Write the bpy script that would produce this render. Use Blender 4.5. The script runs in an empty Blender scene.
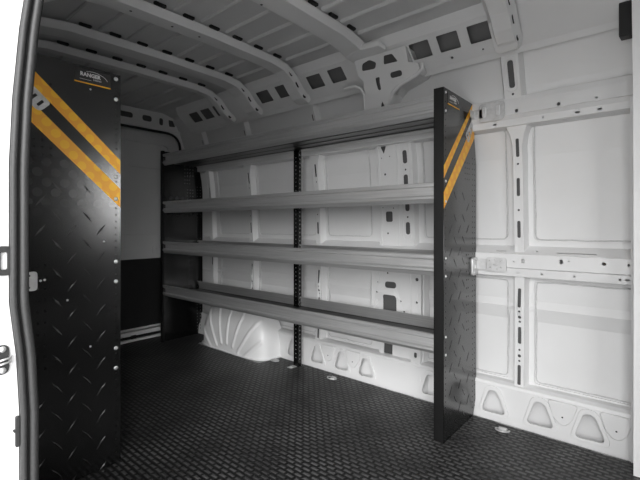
import bpy, bmesh, math, random
from mathutils import Vector, Matrix
random.seed(7)
SC = bpy.context.scene
COL = SC.collection
PI = math.pi

# ------------------------------------------------------------------ materials
def mat(name, base, rough=0.5, metal=0.0, coat=0.0, spec=0.5):
    m = bpy.data.materials.new(name); m.use_nodes = True
    b = m.node_tree.nodes['Principled BSDF']
    b.inputs['Base Color'].default_value = (*base, 1) if len(base) == 3 else base
    b.inputs['Roughness'].default_value = rough
    b.inputs['Metallic'].default_value = metal
    b.inputs['Coat Weight'].default_value = coat
    b.inputs['Specular IOR Level'].default_value = spec
    return m, m.node_tree, b

def N(t, kind, **kw):
    n = t.nodes.new(kind)
    for k, v in kw.items():
        if k in n.inputs: n.inputs[k].default_value = v
        else: setattr(n, k, v)
    return n

def coords(t, scale=(1, 1, 1), which='Object', rot=(0, 0, 0)):
    tc = N(t, 'ShaderNodeTexCoord'); mp = N(t, 'ShaderNodeMapping')
    mp.inputs['Scale'].default_value = scale; mp.inputs['Rotation'].default_value = rot
    t.links.new(tc.outputs[which], mp.inputs['Vector'])
    return mp.outputs['Vector']

def noisy(t, b, scale, base, amount, bump=0.0, sv=(1, 1, 1), rough=None, detail=4):
    v = coords(t, sv)
    n = N(t, 'ShaderNodeTexNoise', Scale=scale, Detail=detail)
    t.links.new(v, n.inputs['Vector'])
    r = N(t, 'ShaderNodeMapRange')
    r.inputs['From Min'].default_value = .3; r.inputs['From Max'].default_value = .7
    r.inputs['To Min'].default_value = 1 - amount; r.inputs['To Max'].default_value = 1 + amount
    t.links.new(n.outputs['Fac'], r.inputs['Value'])
    vm = N(t, 'ShaderNodeVectorMath', operation='SCALE')
    vm.inputs[0].default_value = base
    t.links.new(r.outputs['Result'], vm.inputs['Scale'])
    t.links.new(vm.outputs['Vector'], b.inputs['Base Color'])
    if bump:
        bp = N(t, 'ShaderNodeBump', Strength=bump, Distance=.002)
        t.links.new(n.outputs['Fac'], bp.inputs['Height']); t.links.new(bp.outputs['Normal'], b.inputs['Normal'])
    if rough:
        q = N(t, 'ShaderNodeMapRange')
        q.inputs['To Min'].default_value = rough[0]; q.inputs['To Max'].default_value = rough[1]
        t.links.new(n.outputs['Fac'], q.inputs['Value']); t.links.new(q.outputs['Result'], b.inputs['Roughness'])

M = {}
m, t, b = mat('van_paint', (.74, .74, .74), .42, 0, .15); noisy(t, b, 3, (.74, .74, .74), .03, .05, rough=(.38, .5)); M['paint'] = m
m, t, b = mat('roof_primer_paint', (.5, .5, .5), .5); noisy(t, b, 4, (.62, .62, .62), .05, .05); M['roof'] = m
m, t, b = mat('bright_paint', (.86, .86, .86), .4, 0, .2); noisy(t, b, 3, (.86, .86, .86), .02); M['bright'] = m
m, t, b = mat('galvanised_steel', (.5, .5, .5), .4, .72); noisy(t, b, 5, (.60, .60, .60), .10, .0, (.6, 12, 40), rough=(.3, .5)); M['steel'] = m
m, t, b = mat('tray_steel', (.3, .3, .3), .35, 1); noisy(t, b, 5, (.13, .13, .13), .12, .0, (.6, 12, 40), rough=(.25, .4)); M['tray'] = m
m, t, b = mat('cavity_shade_tone', (.1, .1, .1), .6); noisy(t, b, 8, (.085, .085, .085), .1); M['dark'] = m  # dark tone painted as the shade inside hollow sections
m, t, b = mat('rail_shade_tone', (.2, .2, .2), .6); noisy(t, b, 8, (.17, .17, .17), .1); M['dark2'] = m  # mid grey painted as the softer shade inside the cant rail
m, t, b = mat('zinc_plate', (.62, .62, .62), .4, .45); noisy(t, b, 40, (.62, .62, .62), .12, .05, rough=(.3, .5)); M['zinc'] = m
m, t, b = mat('bolt_steel', (.8, .8, .8), .35, .7); noisy(t, b, 90, (.8, .8, .8), .08); M['bolt'] = m
m, t, b = mat('black_board', (.012, .012, .012), .6); noisy(t, b, 14, (.012, .012, .012), .2, .1); M['board'] = m
m, t, b = mat('black_hole', (.01, .01, .01), .7); M['mastic'] = m; noisy(t, b, 60, (.01, .01, .01), .2)
m, t, b = mat('seal_rubber', (.04, .04, .04), .5); noisy(t, b, 160, (.04, .04, .04), .15, .25); M['rubber'] = m
m, t, b = mat('groove_rubber', (.02, .02, .02), .6); noisy(t, b, 80, (.02, .02, .02), .15, .2); M['groove'] = m
m, t, b = mat('sealant', (.6, .6, .6), .6); noisy(t, b, 70, (.6, .6, .6), .08, .3); M['sealant'] = m
m, t, b = mat('badge_face', (.03, .03, .03), .35); noisy(t, b, 30, (.03, .03, .03), .1); M['badge'] = m
m, t, b = mat('badge_print', (.75, .75, .75), .4); noisy(t, b, 30, (.75, .75, .75), .04); M['print'] = m
m, t, b = mat('silver_print', (.6, .6, .6), .35, .2); noisy(t, b, 60, (.6, .6, .6), .2); M['silver'] = m
m, t, b = mat('concrete_ground', (.3, .3, .3), .9); noisy(t, b, 6, (.5, .5, .5), .2, .4); M['ground'] = m
m, t, b = mat('floor_metal', (.45, .45, .45), .5); noisy(t, b, 6, (.45, .45, .45), .1); M['floor'] = m

def dots(t, cell, rad):
    """printed dot lattice on the (Y, Z) face of a panel"""
    tc = N(t, 'ShaderNodeTexCoord'); sp = N(t, 'ShaderNodeSeparateXYZ')
    t.links.new(tc.outputs['Object'], sp.inputs['Vector'])
    def lattice(off):
        outs = []
        for ax in ('Y', 'Z'):
            a = N(t, 'ShaderNodeMath', operation='MULTIPLY_ADD'); t.links.new(sp.outputs[ax], a.inputs[0])
            a.inputs[1].default_value = 1 / (cell if ax == 'Y' else cell * 1.25); a.inputs[2].default_value = off + 40
            f = N(t, 'ShaderNodeMath', operation='FRACT'); t.links.new(a.outputs[0], f.inputs[0])
            s = N(t, 'ShaderNodeMath', operation='SUBTRACT'); t.links.new(f.outputs[0], s.inputs[0]); s.inputs[1].default_value = .5
            s2 = N(t, 'ShaderNodeMath', operation='MULTIPLY'); t.links.new(s.outputs[0], s2.inputs[0]); s2.inputs[1].default_value = 1 if ax == 'Y' else 1.25
            p = N(t, 'ShaderNodeMath', operation='POWER'); t.links.new(s2.outputs[0], p.inputs[0]); p.inputs[1].default_value = 2
            a2 = N(t, 'ShaderNodeMath', operation='ABSOLUTE'); t.links.new(p.outputs[0], a2.inputs[0])
            outs.append(a2)
        s = N(t, 'ShaderNodeMath', operation='ADD'); t.links.new(outs[0].outputs[0], s.inputs[0]); t.links.new(outs[1].outputs[0], s.inputs[1])
        l = N(t, 'ShaderNodeMath', operation='LESS_THAN'); t.links.new(s.outputs[0], l.inputs[0]); l.inputs[1].default_value = rad * rad
        return l
    x, y = lattice(0), lattice(.5)
    o = N(t, 'ShaderNodeMath', operation='MAXIMUM'); t.links.new(x.outputs[0], o.inputs[0]); t.links.new(y.outputs[0], o.inputs[1])
    return o.outputs[0], sp

m, t, b = mat('orange_print', (.7, .3, .02), .42)
o, sp = dots(t, .058, .28)
mx = N(t, 'ShaderNodeMix', data_type='RGBA'); t.links.new(o, mx.inputs['Factor'])
mx.inputs[6].default_value = (.93, .42, .035, 1); mx.inputs[7].default_value = (1.0, .55, .03, 1)
t.links.new(mx.outputs[2], b.inputs['Base Color']); M['orange'] = m

m, t, b = mat('black_powder_coat', (.004, .004, .004), .2, 0, 0, .8)
o, sp = dots(t, .058, .28)
band = N(t, 'ShaderNodeMapRange'); t.links.new(sp.outputs['Z'], band.inputs['Value'])     # the printed dots only run across the upper third
band.inputs['From Min'].default_value = .98; band.inputs['From Max'].default_value = 1.06
g1 = N(t, 'ShaderNodeMath', operation='MULTIPLY'); t.links.new(o, g1.inputs[0]); t.links.new(band.outputs['Result'], g1.inputs[1])
b2 = N(t, 'ShaderNodeMapRange'); t.links.new(sp.outputs['Z'], b2.inputs['Value'])
b2.inputs['From Min'].default_value = 1.2; b2.inputs['From Max'].default_value = 1.28; b2.inputs['To Min'].default_value = 1; b2.inputs['To Max'].default_value = .1
g2 = N(t, 'ShaderNodeMath', operation='MULTIPLY'); t.links.new(g1.outputs[0], g2.inputs[0]); t.links.new(b2.outputs['Result'], g2.inputs[1])
mx = N(t, 'ShaderNodeMix', data_type='RGBA'); t.links.new(g2.outputs[0], mx.inputs['Factor'])
mx.inputs[6].default_value = (.004, .004, .004, 1); mx.inputs[7].default_value = (.028, .028, .028, 1)
t.links.new(mx.outputs[2], b.inputs['Base Color'])
nz = N(t, 'ShaderNodeTexNoise', Scale=420, Detail=2); t.links.new(coords(t), nz.inputs['Vector'])
bp = N(t, 'ShaderNodeBump', Strength=.06, Distance=.0005); t.links.new(nz.outputs['Fac'], bp.inputs['Height']); t.links.new(bp.outputs['Normal'], b.inputs['Normal'])
M['black'] = m
m, t, b = mat('black_edge_coat', (.005, .005, .005), .4); noisy(t, b, 60, (.005, .005, .005), .1); M['edge'] = m

m, t, b = mat('rubber_mat', (.03, .03, .03), .5, 0, 0, .5)
v = coords(t, (1, 1, 1), 'Object', (0, 0, math.radians(0)))
br = N(t, 'ShaderNodeTexBrick', offset=.5, Scale=1.0)
br.inputs['Brick Width'].default_value = .044; br.inputs['Row Height'].default_value = .024
br.inputs['Mortar Size'].default_value = .0082; br.inputs['Mortar Smooth'].default_value = .5
br.inputs['Color1'].default_value = (1, 1, 1, 1); br.inputs['Color2'].default_value = (.9, .9, .9, 1); br.inputs['Mortar'].default_value = (0, 0, 0, 1)
t.links.new(v, br.inputs['Vector'])
bp = N(t, 'ShaderNodeBump', Strength=1.0, Distance=.005); t.links.new(br.outputs['Color'], bp.inputs['Height'])
nz = N(t, 'ShaderNodeTexNoise', Scale=5, Detail=5); t.links.new(v, nz.inputs['Vector'])
rm = N(t, 'ShaderNodeMapRange'); t.links.new(nz.outputs['Fac'], rm.inputs['Value'])
rm.inputs['From Min'].default_value = .35; rm.inputs['From Max'].default_value = .7; rm.inputs['To Min'].default_value = .045; rm.inputs['To Max'].default_value = .125
ml = N(t, 'ShaderNodeMix', data_type='RGBA'); t.links.new(br.outputs['Color'], ml.inputs['Factor'])
ml.inputs[6].default_value = (.008, .008, .008, 1); t.links.new(rm.outputs['Result'], ml.inputs[7])
t.links.new(ml.outputs[2], b.inputs['Base Color']); t.links.new(bp.outputs['Normal'], b.inputs['Normal'])
M['mat'] = m

# ------------------------------------------------------------------ helpers
def link(name, me, material, parent=None, kind=None, label=None, cat=None, group=None, loc=None):
    o = bpy.data.objects.new(name, me); COL.objects.link(o)
    if me is not None and material is not None and not me.materials: me.materials.append(material)
    if parent is not None: o.parent = parent
    if kind: o['kind'] = kind
    if label: o['label'] = label
    if cat: o['category'] = cat
    if group: o['group'] = group
    if loc is not None: o.location = loc
    return o

def tomesh(bm, name, smooth=False):
    bmesh.ops.recalc_face_normals(bm, faces=bm.faces)
    me = bpy.data.meshes.new(name); bm.to_mesh(me); bm.free()
    if smooth:
        for p in me.polygons: p.use_smooth = True
    return me

def circ(cx, cy, r, n=12): return [(cx + r * math.cos(2 * PI * i / n), cy + r * math.sin(2 * PI * i / n)) for i in range(n)]
def rpoly(pts, r, n=4):
    """polygon with rounded corners"""
    out = []; L = len(pts)
    for i in range(L):
        p = Vector(pts[i]); a = Vector(pts[i - 1]); c = Vector(pts[(i + 1) % L])
        rr = r[i] if isinstance(r, (list, tuple)) else r
        d1 = (a - p); d2 = (c - p)
        k = min(rr, d1.length * .49, d2.length * .49)
        if k < 1e-5: out.append(tuple(p)); continue
        s = p + d1.normalized() * k; e = p + d2.normalized() * k
        for j in range(n + 1):
            q = j / n
            out.append(tuple((1 - q) ** 2 * s + 2 * q * (1 - q) * p + q * q * e))
    return out
def rr(cx, cy, w, h, r=None, n=4):
    r = min(w, h) / 2 * 1.0 if r is None else r
    return rpoly([(cx - w / 2, cy - h / 2), (cx + w / 2, cy - h / 2), (cx + w / 2, cy + h / 2), (cx - w / 2, cy + h / 2)], r * 1.15, n)
def box2(x0, x1, y0, y1): return [(x0, y0), (x1, y0), (x1, y1), (x0, y1)]

def plate(outline, holes, th, fn, bm=None, cuts=(), bevel=0.0):
    """flat plate with real holes; local (u, v, w) with w in 0..th goes through fn to the world"""
    cu = bpy.data.curves.new('tmp', 'CURVE'); cu.dimensions = '2D'; cu.fill_mode = 'BOTH'
    cu.extrude = max(th / 2 - bevel, 1e-5); cu.bevel_depth = bevel; cu.bevel_resolution = 1 if bevel else 0
    for pts in [outline] + list(holes):
        s = cu.splines.new('POLY'); s.points.add(len(pts) - 1)
        for p, q in zip(s.points, pts): p.co = (q[0], q[1], 0, 1)
        s.use_cyclic_u = True
    o = bpy.data.objects.new('tmp', cu); COL.objects.link(o)
    me = bpy.data.meshes.new_from_object(o.evaluated_get(bpy.context.evaluated_depsgraph_get()))
    bpy.data.objects.remove(o); bpy.data.curves.remove(cu)
    b2 = bmesh.new(); b2.from_mesh(me); bpy.data.meshes.remove(me)
    bmesh.ops.remove_doubles(b2, verts=b2.verts, dist=1e-6)
    for c in cuts:
        g = list(b2.verts) + list(b2.edges) + list(b2.faces)
        bmesh.ops.bisect_plane(b2, geom=g, plane_co=(0, c, 0), plane_no=(0, 1, 0))
    for v in b2.verts: v.co = Vector(fn(v.co.x, v.co.y, v.co.z + th / 2))
    bmesh.ops.recalc_face_normals(b2, faces=b2.faces)
    if bm is None: return b2
    m2 = bpy.data.meshes.new('t'); b2.to_mesh(m2); b2.free(); bm.from_mesh(m2); bpy.data.meshes.remove(m2)
    return bm

def strip(bm, x0, x1, p0, p1, holes=(), th=.002, outline=None):
    """a sheet running along X whose cross-section goes from p0=(y,z) to p1; holes in (X, t in metres)"""
    p0 = Vector(p0); p1 = Vector(p1); d = p1 - p0; L = d.length; d.normalize(); n = Vector((-d.y, d.x))
    f = lambda u, v, w: (u, p0.x + d.x * v + n.x * (w - th), p0.y + d.y * v + n.y * (w - th))
    return plate(outline or box2(x0, x1, 0, L), holes, th, f, bm)

def addbox(bm, x0, x1, y0, y1, z0, z1, bev=0, mtx=None):
    r = bmesh.ops.create_cube(bm, size=1)
    for v in r['verts']: v.co = Vector(((x0 + x1) / 2 + v.co.x * (x1 - x0), (y0 + y1) / 2 + v.co.y * (y1 - y0), (z0 + z1) / 2 + v.co.z * (z1 - z0)))
    vs = r['verts']
    if bev:
        es = list({e for v in vs for e in v.link_edges})
        q = bmesh.ops.bevel(bm, geom=es, offset=bev, segments=2, affect='EDGES'); vs = list({v for f in q['faces'] for v in f.verts} | {v for v in vs if v.is_valid})
    if mtx is not None:
        for v in vs: v.co = mtx @ v.co
    return vs

def extrude_profile(bm, pts, x0, x1, closed=True, nseg=1):
    """closed (y,z) profile extruded along X"""
    rings = [[bm.verts.new((x0 + (x1 - x0) * k / nseg, p[0], p[1])) for p in pts] for k in range(nseg + 1)]
    n = len(pts)
    for a, c in zip(rings, rings[1:]):
        for i in range(n): bm.faces.new((a[i], a[(i + 1) % n], c[(i + 1) % n], c[i]))
    bm.faces.new(rings[0]); bm.faces.new(rings[-1])

def thick(pl, th):
    """open polyline -> closed band of thickness th (offset to its left)"""
    P = [Vector(p) for p in pl]; off = []
    for i, p in enumerate(P):
        d1 = (P[i] - P[i - 1]).normalized() if i else None
        d2 = (P[i + 1] - P[i]).normalized() if i < len(P) - 1 else None
        ns = [Vector((-d.y, d.x)) for d in (d1, d2) if d is not None]
        n = sum(ns, Vector((0, 0))).normalized()
        k = 1 / max(.5, n.dot(ns[0])); off.append(p + n * th * k)
    return [tuple(p) for p in P] + [tuple(p) for p in reversed(off)]

def tube(bm, pts, r, n=8, closed=False, flat=1.0):
    P = [Vector(p) for p in pts]; rings = []; L = len(P)
    up = Vector((0, 0, 1))
    for i, p in enumerate(P):
        if closed: d = P[(i + 1) % L] - P[i - 1]
        else: d = (P[min(i + 1, L - 1)] - P[max(i - 1, 0)])
        d.normalize()
        a = d.cross(up)
        if a.length < .15: a = d.cross(Vector((0, 1, 0)))
        a.normalize(); c = d.cross(a)
        rings.append([bm.verts.new(p + a * r * math.cos(2 * PI * k / n) + c * r * flat * math.sin(2 * PI * k / n)) for k in range(n)])
    for i in range(L if closed else L - 1):
        a, c = rings[i], rings[(i + 1) % L]
        for k in range(n): bm.faces.new((a[k], a[(k + 1) % n], c[(k + 1) % n], c[k]))
    if not closed: bm.faces.new(rings[0]); bm.faces.new(rings[-1])

def disc(bm, c, r, h, axis='X', n=12, dome=.5):
    """low domed button: c = centre of its foot, growing along +axis"""
    rows = [(r, 0), (r, h * (1 - dome)), (r * .72, h * .86), (r * .3, h)]
    rings = []
    for q, z in rows:
        ring = []
        for k in range(n):
            a = 2 * PI * k / n; x, y = q * math.cos(a), q * math.sin(a)
            v = {'X': (z, x, y), 'Z': (x, y, z), 'Y': (x, -z, y)}[axis]
            ring.append(bm.verts.new(Vector(c) + Vector(v)))
        rings.append(ring)
    for a, d in zip(rings, rings[1:]):
        for k in range(n): bm.faces.new((a[k], a[(k + 1) % n], d[(k + 1) % n], d[k]))
    bm.faces.new(rings[0]); bm.faces.new(rings[-1])

# ------------------------------------------------------------------ the van body: far side wall
KN = [(-.05, 2.18), (0, 2.18), (.3, 2.195), (.50, 2.205), (.565, 2.188), (.60, 2.20), (.7, 2.20), (.95, 2.19), (1.3, 2.17), (1.5, 2.14), (1.62, 2.105), (1.8, 2.04), (1.96, 1.96)]
def YW(z):
    if z <= KN[0][0]: return KN[0][1]
    for (a, ya), (c, yc) in zip(KN, KN[1:]):
        if z <= c: return ya + (yc - ya) * (z - a) / (c - a)
    return KN[-1][1]
W = lambda off=0: (lambda u, v, w: (u, YW(v) - off - w, v))
CUTS = [.3, .52, .7, 1.0, 1.15, 1.3, 1.4, 1.5, 1.65, 1.8]
XR, XF = -3.60, 2.30

bm = bmesh.new()
prof = thick([(y, z) for z, y in KN], -.02)
# skin: forward part keeps a driver's window opening
extrude_profile(bm, prof, XR, 1.0, nseg=4); extrude_profile(bm, prof, 1.95, XF)
lo = thick([(y, z) for z, y in KN if z <= .95], -.02); hi = thick([(y, z) for z, y in KN if z >= 1.62], -.02)
extrude_profile(bm, lo, 1.0, 1.95); extrude_profile(bm, hi, 1.0, 1.95)
wall = link('wall_back', tomesh(bm, 'wall_back'), M['paint'], kind='structure', label='white painted sheet metal side wall of the cargo bay behind the shelves')
def part(name, bm, m, parent=None, smooth=False, **k): return link(name, tomesh(bm, name, smooth), M[m], parent or wall, kind=k.pop('kind', 'structure'), **k)

# sill rail with pockets
tri = lambda cx, s=1, w=.118: rpoly([(cx - w / 2, .030), (cx + w / 2 + .006, .036), (cx + .022 * s, .148), (cx - .020 * s, .148)], [.03, .03, .022, .022], 5)
tx = [-.269, -.464, -.674, -1.005, -1.435, -1.625, -1.835, -2.06]
bm = bmesh.new()
plate(box2(XR, -.10, -.04, .172), [tri(x, 1, .124) for x in tx], .003, lambda u, v, w: (u, 2.128 - v * .02 - w + .003, v), bm, bevel=0)
extrude_profile(bm, thick([(2.122, .172), (2.128, .184), (2.15, .192), (2.196, .196)], .003), XR, -.10)
sill = part('sill_rail', bm, 'paint', label='low sill rail with triangular pockets')
bm = bmesh.new()
for i in range(len(tx) - 1):
    for c in tx[i:i + 1]:
        o1 = tri(c, 1, .112); 
        rim = rpoly([(c - .074, .018), (c + .082, .024), (c + .032, .166), (c - .030, .166)], [.034, .034, .026, .026], 5)
        plate(rim, [tri(c, 1, .118)], .006, lambda u, v, w: (u, 2.1275 - v * .02 - w, v), bm, bevel=.0015)
part('pocket_rim', bm, 'paint', sill)
for cx in (-.369, -.171, -1.53, -1.73):
    bm = bmesh.new()
    o1 = rpoly([(cx - .056, .168), (cx + .056, .168), (cx + .034, .098), (cx + .012, .072), (cx - .012, .072), (cx - .034, .098)], .012, 4)
    plate(o1, [circ(cx, .105, .0055)], .010, lambda u, v, w: (u, 2.1275 - v * .02 - w, v), bm, bevel=.004)
    part('embossed_pad', bm, 'paint', sill)
    bm = bmesh.new(); disc(bm, (cx, 2.1175 - .105 * .02 + .003, .105), .0062, .0025, 'Y'); part('pad_hole', bm, 'mastic', sill)

# window-blank frame sheet between the rails, with rounded openings
bm = bmesh.new()
bays = [(-.500, -.03), (-1.07, -.612), (-1.785, -1.42), (-2.485, -1.885), (-3.0, -2.585)]
holes = [rr((a + c) / 2, 1.175, c - a, .57, .025, 6) for a, c in bays] + [rr((a + c) / 2, .455, c - a, .50, .02, 6) for a, c in bays]
plate(box2(XR, -.0, .19, 1.50), holes, .006, W(.001), bm, CUTS, bevel=.0)
part('frame_sheet', bm, 'paint')
bm = bmesh.new()
for a, c in bays:
    for q0, q1 in ((.900, 1.447), (.215, .695)):
        path = rr((a + c) / 2, (q0 + q1) / 2, c - a - .016, q1 - q0, .022, 4)
        pts = []
        for i in range(len(path)):
            p, q = Vector(path[i]), Vector(path[(i + 1) % len(path)]); k = max(1, int((q - p).length / .03))
            for j in range(k):
                s = p + (q - p) * j / k; s += Vector((random.uniform(-1, 1), random.uniform(-1, 1))) * .0016
                pts.append((s.x, YW(s.y) - .006, s.y))
        tube(bm, pts, .0032, 5, True)
part('sealant_bead', bm, 'sealant')
# body crease swage low on the skin

# pillars
def pillar(outline, holes, w0, depth, flange=.014, name='pillar', m='paint', label=None):
    bm = bmesh.new()
    plate(outline, holes, .003, W(w0 + depth - .003), bm, CUTS)
    xs = [p[0] for p in outline]
    # side walls following the outline
    n = len(outline)
    for i in range(n):
        (xa, za), (xb, zb) = outline[i], outline[(i + 1) % n]
        if abs(za - zb) < .004 and abs(xa - xb) < .004: pass
        k = max(1, int(abs(zb - za) / .12)); 
        cxm = sum(xs) / n
        for j in range(k):
            u0, u1 = j / k, (j + 1) / k
            A = (xa + (xb - xa) * u0, za + (zb - za) * u0); B = (xa + (xb - xa) * u1, za + (zb - za) * u1)
            oa = flange if A[0] > cxm else -flange; ob = flange if B[0] > cxm else -flange
            vs = [bm.verts.new((A[0], YW(A[1]) - w0 - depth, A[1])), bm.verts.new((B[0], YW(B[1]) - w0 - depth, B[1])),
                  bm.verts.new((B[0] + ob, YW(B[1]) - .001, B[1])), bm.verts.new((A[0] + oa, YW(A[1]) - .001, A[1]))]
            bm.faces.new(vs)
    o = part(name, bm, m, label=label)
    cx_ = sum(xs) / n; czs = [p[1] for p in outline]; cz_ = sum(czs) / n
    inner = [(cx_ + (x - cx_) * .90, cz_ + (z - cz_) * .985) for x, z in outline]
    bm = bmesh.new(); plate(inner, [], .001, W(w0 + depth - .012), bm, CUTS); part('cavity_shade', bm, 'dark', o, label='dark sheet standing in for the shade inside the hollow pillar')  # backing sheet: shade behind the pillar holes put into its colour
    return o
S = lambda x, z0, z1, w=.015: rr(x, (z0 + z1) / 2, w, abs(z1 - z0), w / 2)
def ypil(x, top=1.49, bot=.12, w=.021, holes=(), flare=.075):
    out = [(x - w, bot), (x + w, bot), (x + w, top - .14), (x + w + .010, top - .085), (x + w + .030, top - .035), (x + flare, top),
           (x - flare, top), (x - w - .030, top - .035), (x - w - .010, top - .085), (x - w, top - .14)]
    return pillar(out, list(holes), 0, .052)
xa = -.556
slots = [(1.383, 1.296), (1.196, 1.109), (.99, .908), (.663, .571), (.475, .394), (.293, .197)]
dotz = [1.263, 1.042, .552, .523, .50, .365, .336, .312]
for x, sc in ((xa, 1), (-1.835, .8), (-2.535, .8)):
    h = [S(x, a, c, .015) for a, c in slots] + [circ(x, z, .0055 if z not in (.523, .336) else .008, 8) for z in dotz]
    h.append(rr(x, 1.478, .036, .022, .010))
    ypil(x, holes=h, w=.021, flare=.078 if sc == 1 else .055)
# slim corner pillar behind the far end panel
pillar([(-3.10, .1), (-3.06, .1), (-3.06, 1.49), (-3.02, 1.49 + .06), (-3.12, 1.55), (-3.10, 1.4)], [S(-3.08, .75, .62, .02), S(-3.08, 1.3, 1.2, .01)], 0, .045)
# pillar upper lengths above the rail
for x in (-.566, -1.80, -2.50, -3.06):
    out = box2(x - .038, x + .036, 1.56, 1.80) if x > -1 else box2(x - .022, x + .022, 1.56, 1.80)
    h = [rr(x, 1.675, .026, .118, .013)] if x > -1 else [S(x, 1.70, 1.66, .010)]
    h += [circ(x, 1.77, .006, 8), circ(x, 1.589, .006, 8)]
    p = pillar(out, h, 0, .040)
    if x > -1:
        bm = bmesh.new(); plate(rr(x, 1.675, .046, .146, .022), [rr(x, 1.675, .030, .124, .014)], .004, W(.040), bm, CUTS, bevel=.0015); part('slot_rim', bm, 'paint', p)

# the wide pillar in the middle of the wall
out = [(-1.352, .02), (-1.06, .02), (-1.06, .70), (-1.115, .80), (-1.115, 1.50), (-1.352, 1.50), (-1.352, .80), (-1.415, .70), (-1.415, .45), (-1.352, .30)]
h = [rpoly([(-1.315, 1.49), (-1.285, 1.49), (-1.283, 1.43), (-1.30, 1.392), (-1.317, 1.43)], .008), circ(-1.30, 1.273, .007), rr(-1.28, 1.02, .046, .062, .010), circ(-1.292, .92, .006),
     circ(-1.318, 1.37, .004, 8), circ(-1.262, 1.375, .004, 8), circ(-1.322, 1.075, .004, 8), circ(-1.25, 1.07, .004, 8),
     S(-1.163, 1.40, 1.325, .028), circ(-1.163, 1.29, .006), S(-1.163, 1.262, 1.18, .028), S(-1.158, 1.10, 1.05, .028), circ(-1.158, 1.016, .006), S(-1.158, .987, .915, .028),
     rr(-1.28, .61, .078, .038, .019), rr(-1.285, .475, .092, .15, .016), circ(-1.37, .56, .006), circ(-1.37, .62, .004), circ(-1.375, .50, .005), circ(-1.21, .52, .005), circ(-1.19, .46, .006),
     circ(-1.30, .68, .006), circ(-1.27, .71, .006), rr(-1.29, .22, .058, .105, .006), circ(-1.27, .145, .006), circ(-1.25, .06, .006)]
pb = pillar(out, h, 0, .040)
bm = bmesh.new()
for z0, z1 in ((1.04, 1.42), (.90, 1.04)):
    pass
plate(rr(-1.163, 1.16, .052, .56, .02), [rr(-1.163, 1.16, .044, .55, .018)], .004, W(.040), bm, CUTS)
part('slot_rim', bm, 'paint', pb)
pb2 = pillar(box2(-1.128, -1.068, .09, .76), [circ(-1.095, .66, .010), circ(-1.095, .53, .007), rr(-1.10, .232, .018, .03, .008), circ(-1.10, .18, .009), circ(-1.10, .13, .007)], .04, .022, .004)
# pressed stiffening lines of the wide pillar
bm = bmesh.new()
for x in (-1.215, -1.335):
    tube(bm, [(x, YW(z) - .040, z) for z in (.74, .9, 1.05, 1.2, 1.35, 1.47)], .004, 6)
for pts in ([(-1.41, .44), (-1.375, .50), (-1.36, .62), (-1.36, .78)], [(-1.145, .28), (-1.145, .6), (-1.15, .78)]):
    tube(bm, [(x, YW(z) - .040, z) for x, z in pts], .004, 6)
part('stiffening_bead', bm, 'paint', pb)

# horizontal rails
def rail(segs, name, label):
    bm = bmesh.new()
    for p0, p1, holes, th in segs: strip(bm, XR, -.10, p0, p1, holes, th)
    return part(name, bm, 'paint', label=label)
Ym = YW(.8)
hs1 = []
for x, z, w, hh in [(-.535, .795, .014, .022), (-.575, .80, .006, .006), (-.375, .79, .014, .022), (-.345, .786, .008, .006), (-.215, .79, .015, .014), (-.13, .79, .010, .010), (-.80, .79, .014, .022), (-1.0, .79, .01, .01), (-1.6, .79, .014, .02), (-2.1, .79, .014, .02), (-2.8, .79, .014, .02)]:
    hs1.append(rr(x, z - .765, w, hh))
hs2 = [rr(x, .020, w, .009) for x, w in [(-.56, .018), (-.455, .009), (-.325, .008), (-.16, .009), (-.135, .016), (-.9, .01), (-1.6, .01), (-2.3, .01)]]
rail([((Ym - .003, .868), (Ym - .012, .864), [], .002), ((Ym - .012, .864), (Ym - .068, .828), [rr(-.32, .045, .155, .007, .003), rr(-.64, .045, .05, .006, .003), circ(-.48, .04, .004, 8), circ(-.6, .03, .003, 8)], .002),
      ((Ym - .068, .828), (Ym - .072, .765), hs1, .002), ((Ym - .072, .765), (Ym - .062, .760), [], .002), ((Ym - .062, .760), (Ym - .060, .722), hs2, .002), ((Ym - .060, .722), (Ym - .002, .716), [], .002)],
     'waist_rail', 'rail at waist height')
Yu = YW(1.54)
hu = [rr(x, v, w, hh) for x, v, w, hh in [(-.606, .045, .012, .018), (-.548, .045, .014, .018), (-.375, .046, .014, .016), (-.235, .046, .010, .008), (-.80, .045, .012, .016)]]
hu2 = [rr(x, .016, w, .009, .003) for x, w in [(-.305, .018), (-.225, .018), (-.44, .008), (-.65, .018)]]
rail([((Yu + .02, 1.590), (Yu - .045, 1.576), [], .002), ((Yu - .045, 1.576), (Yu - .052, 1.550), [], .002), ((Yu - .052, 1.550), (Yu - .060, 1.492), [(p) for p in hu], .002),
      ((Yu - .060, 1.492), (Yu - .045, 1.474), [], .002), ((Yu - .045, 1.474), (Yu - .045, 1.444), hu2, .002), ((Yu - .045, 1.444), (Yu + .02, 1.438), [rr(-.33, .02, .08, .006, .002)], .002)],
     'upper_rail', 'rail above the window blanks')
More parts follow.
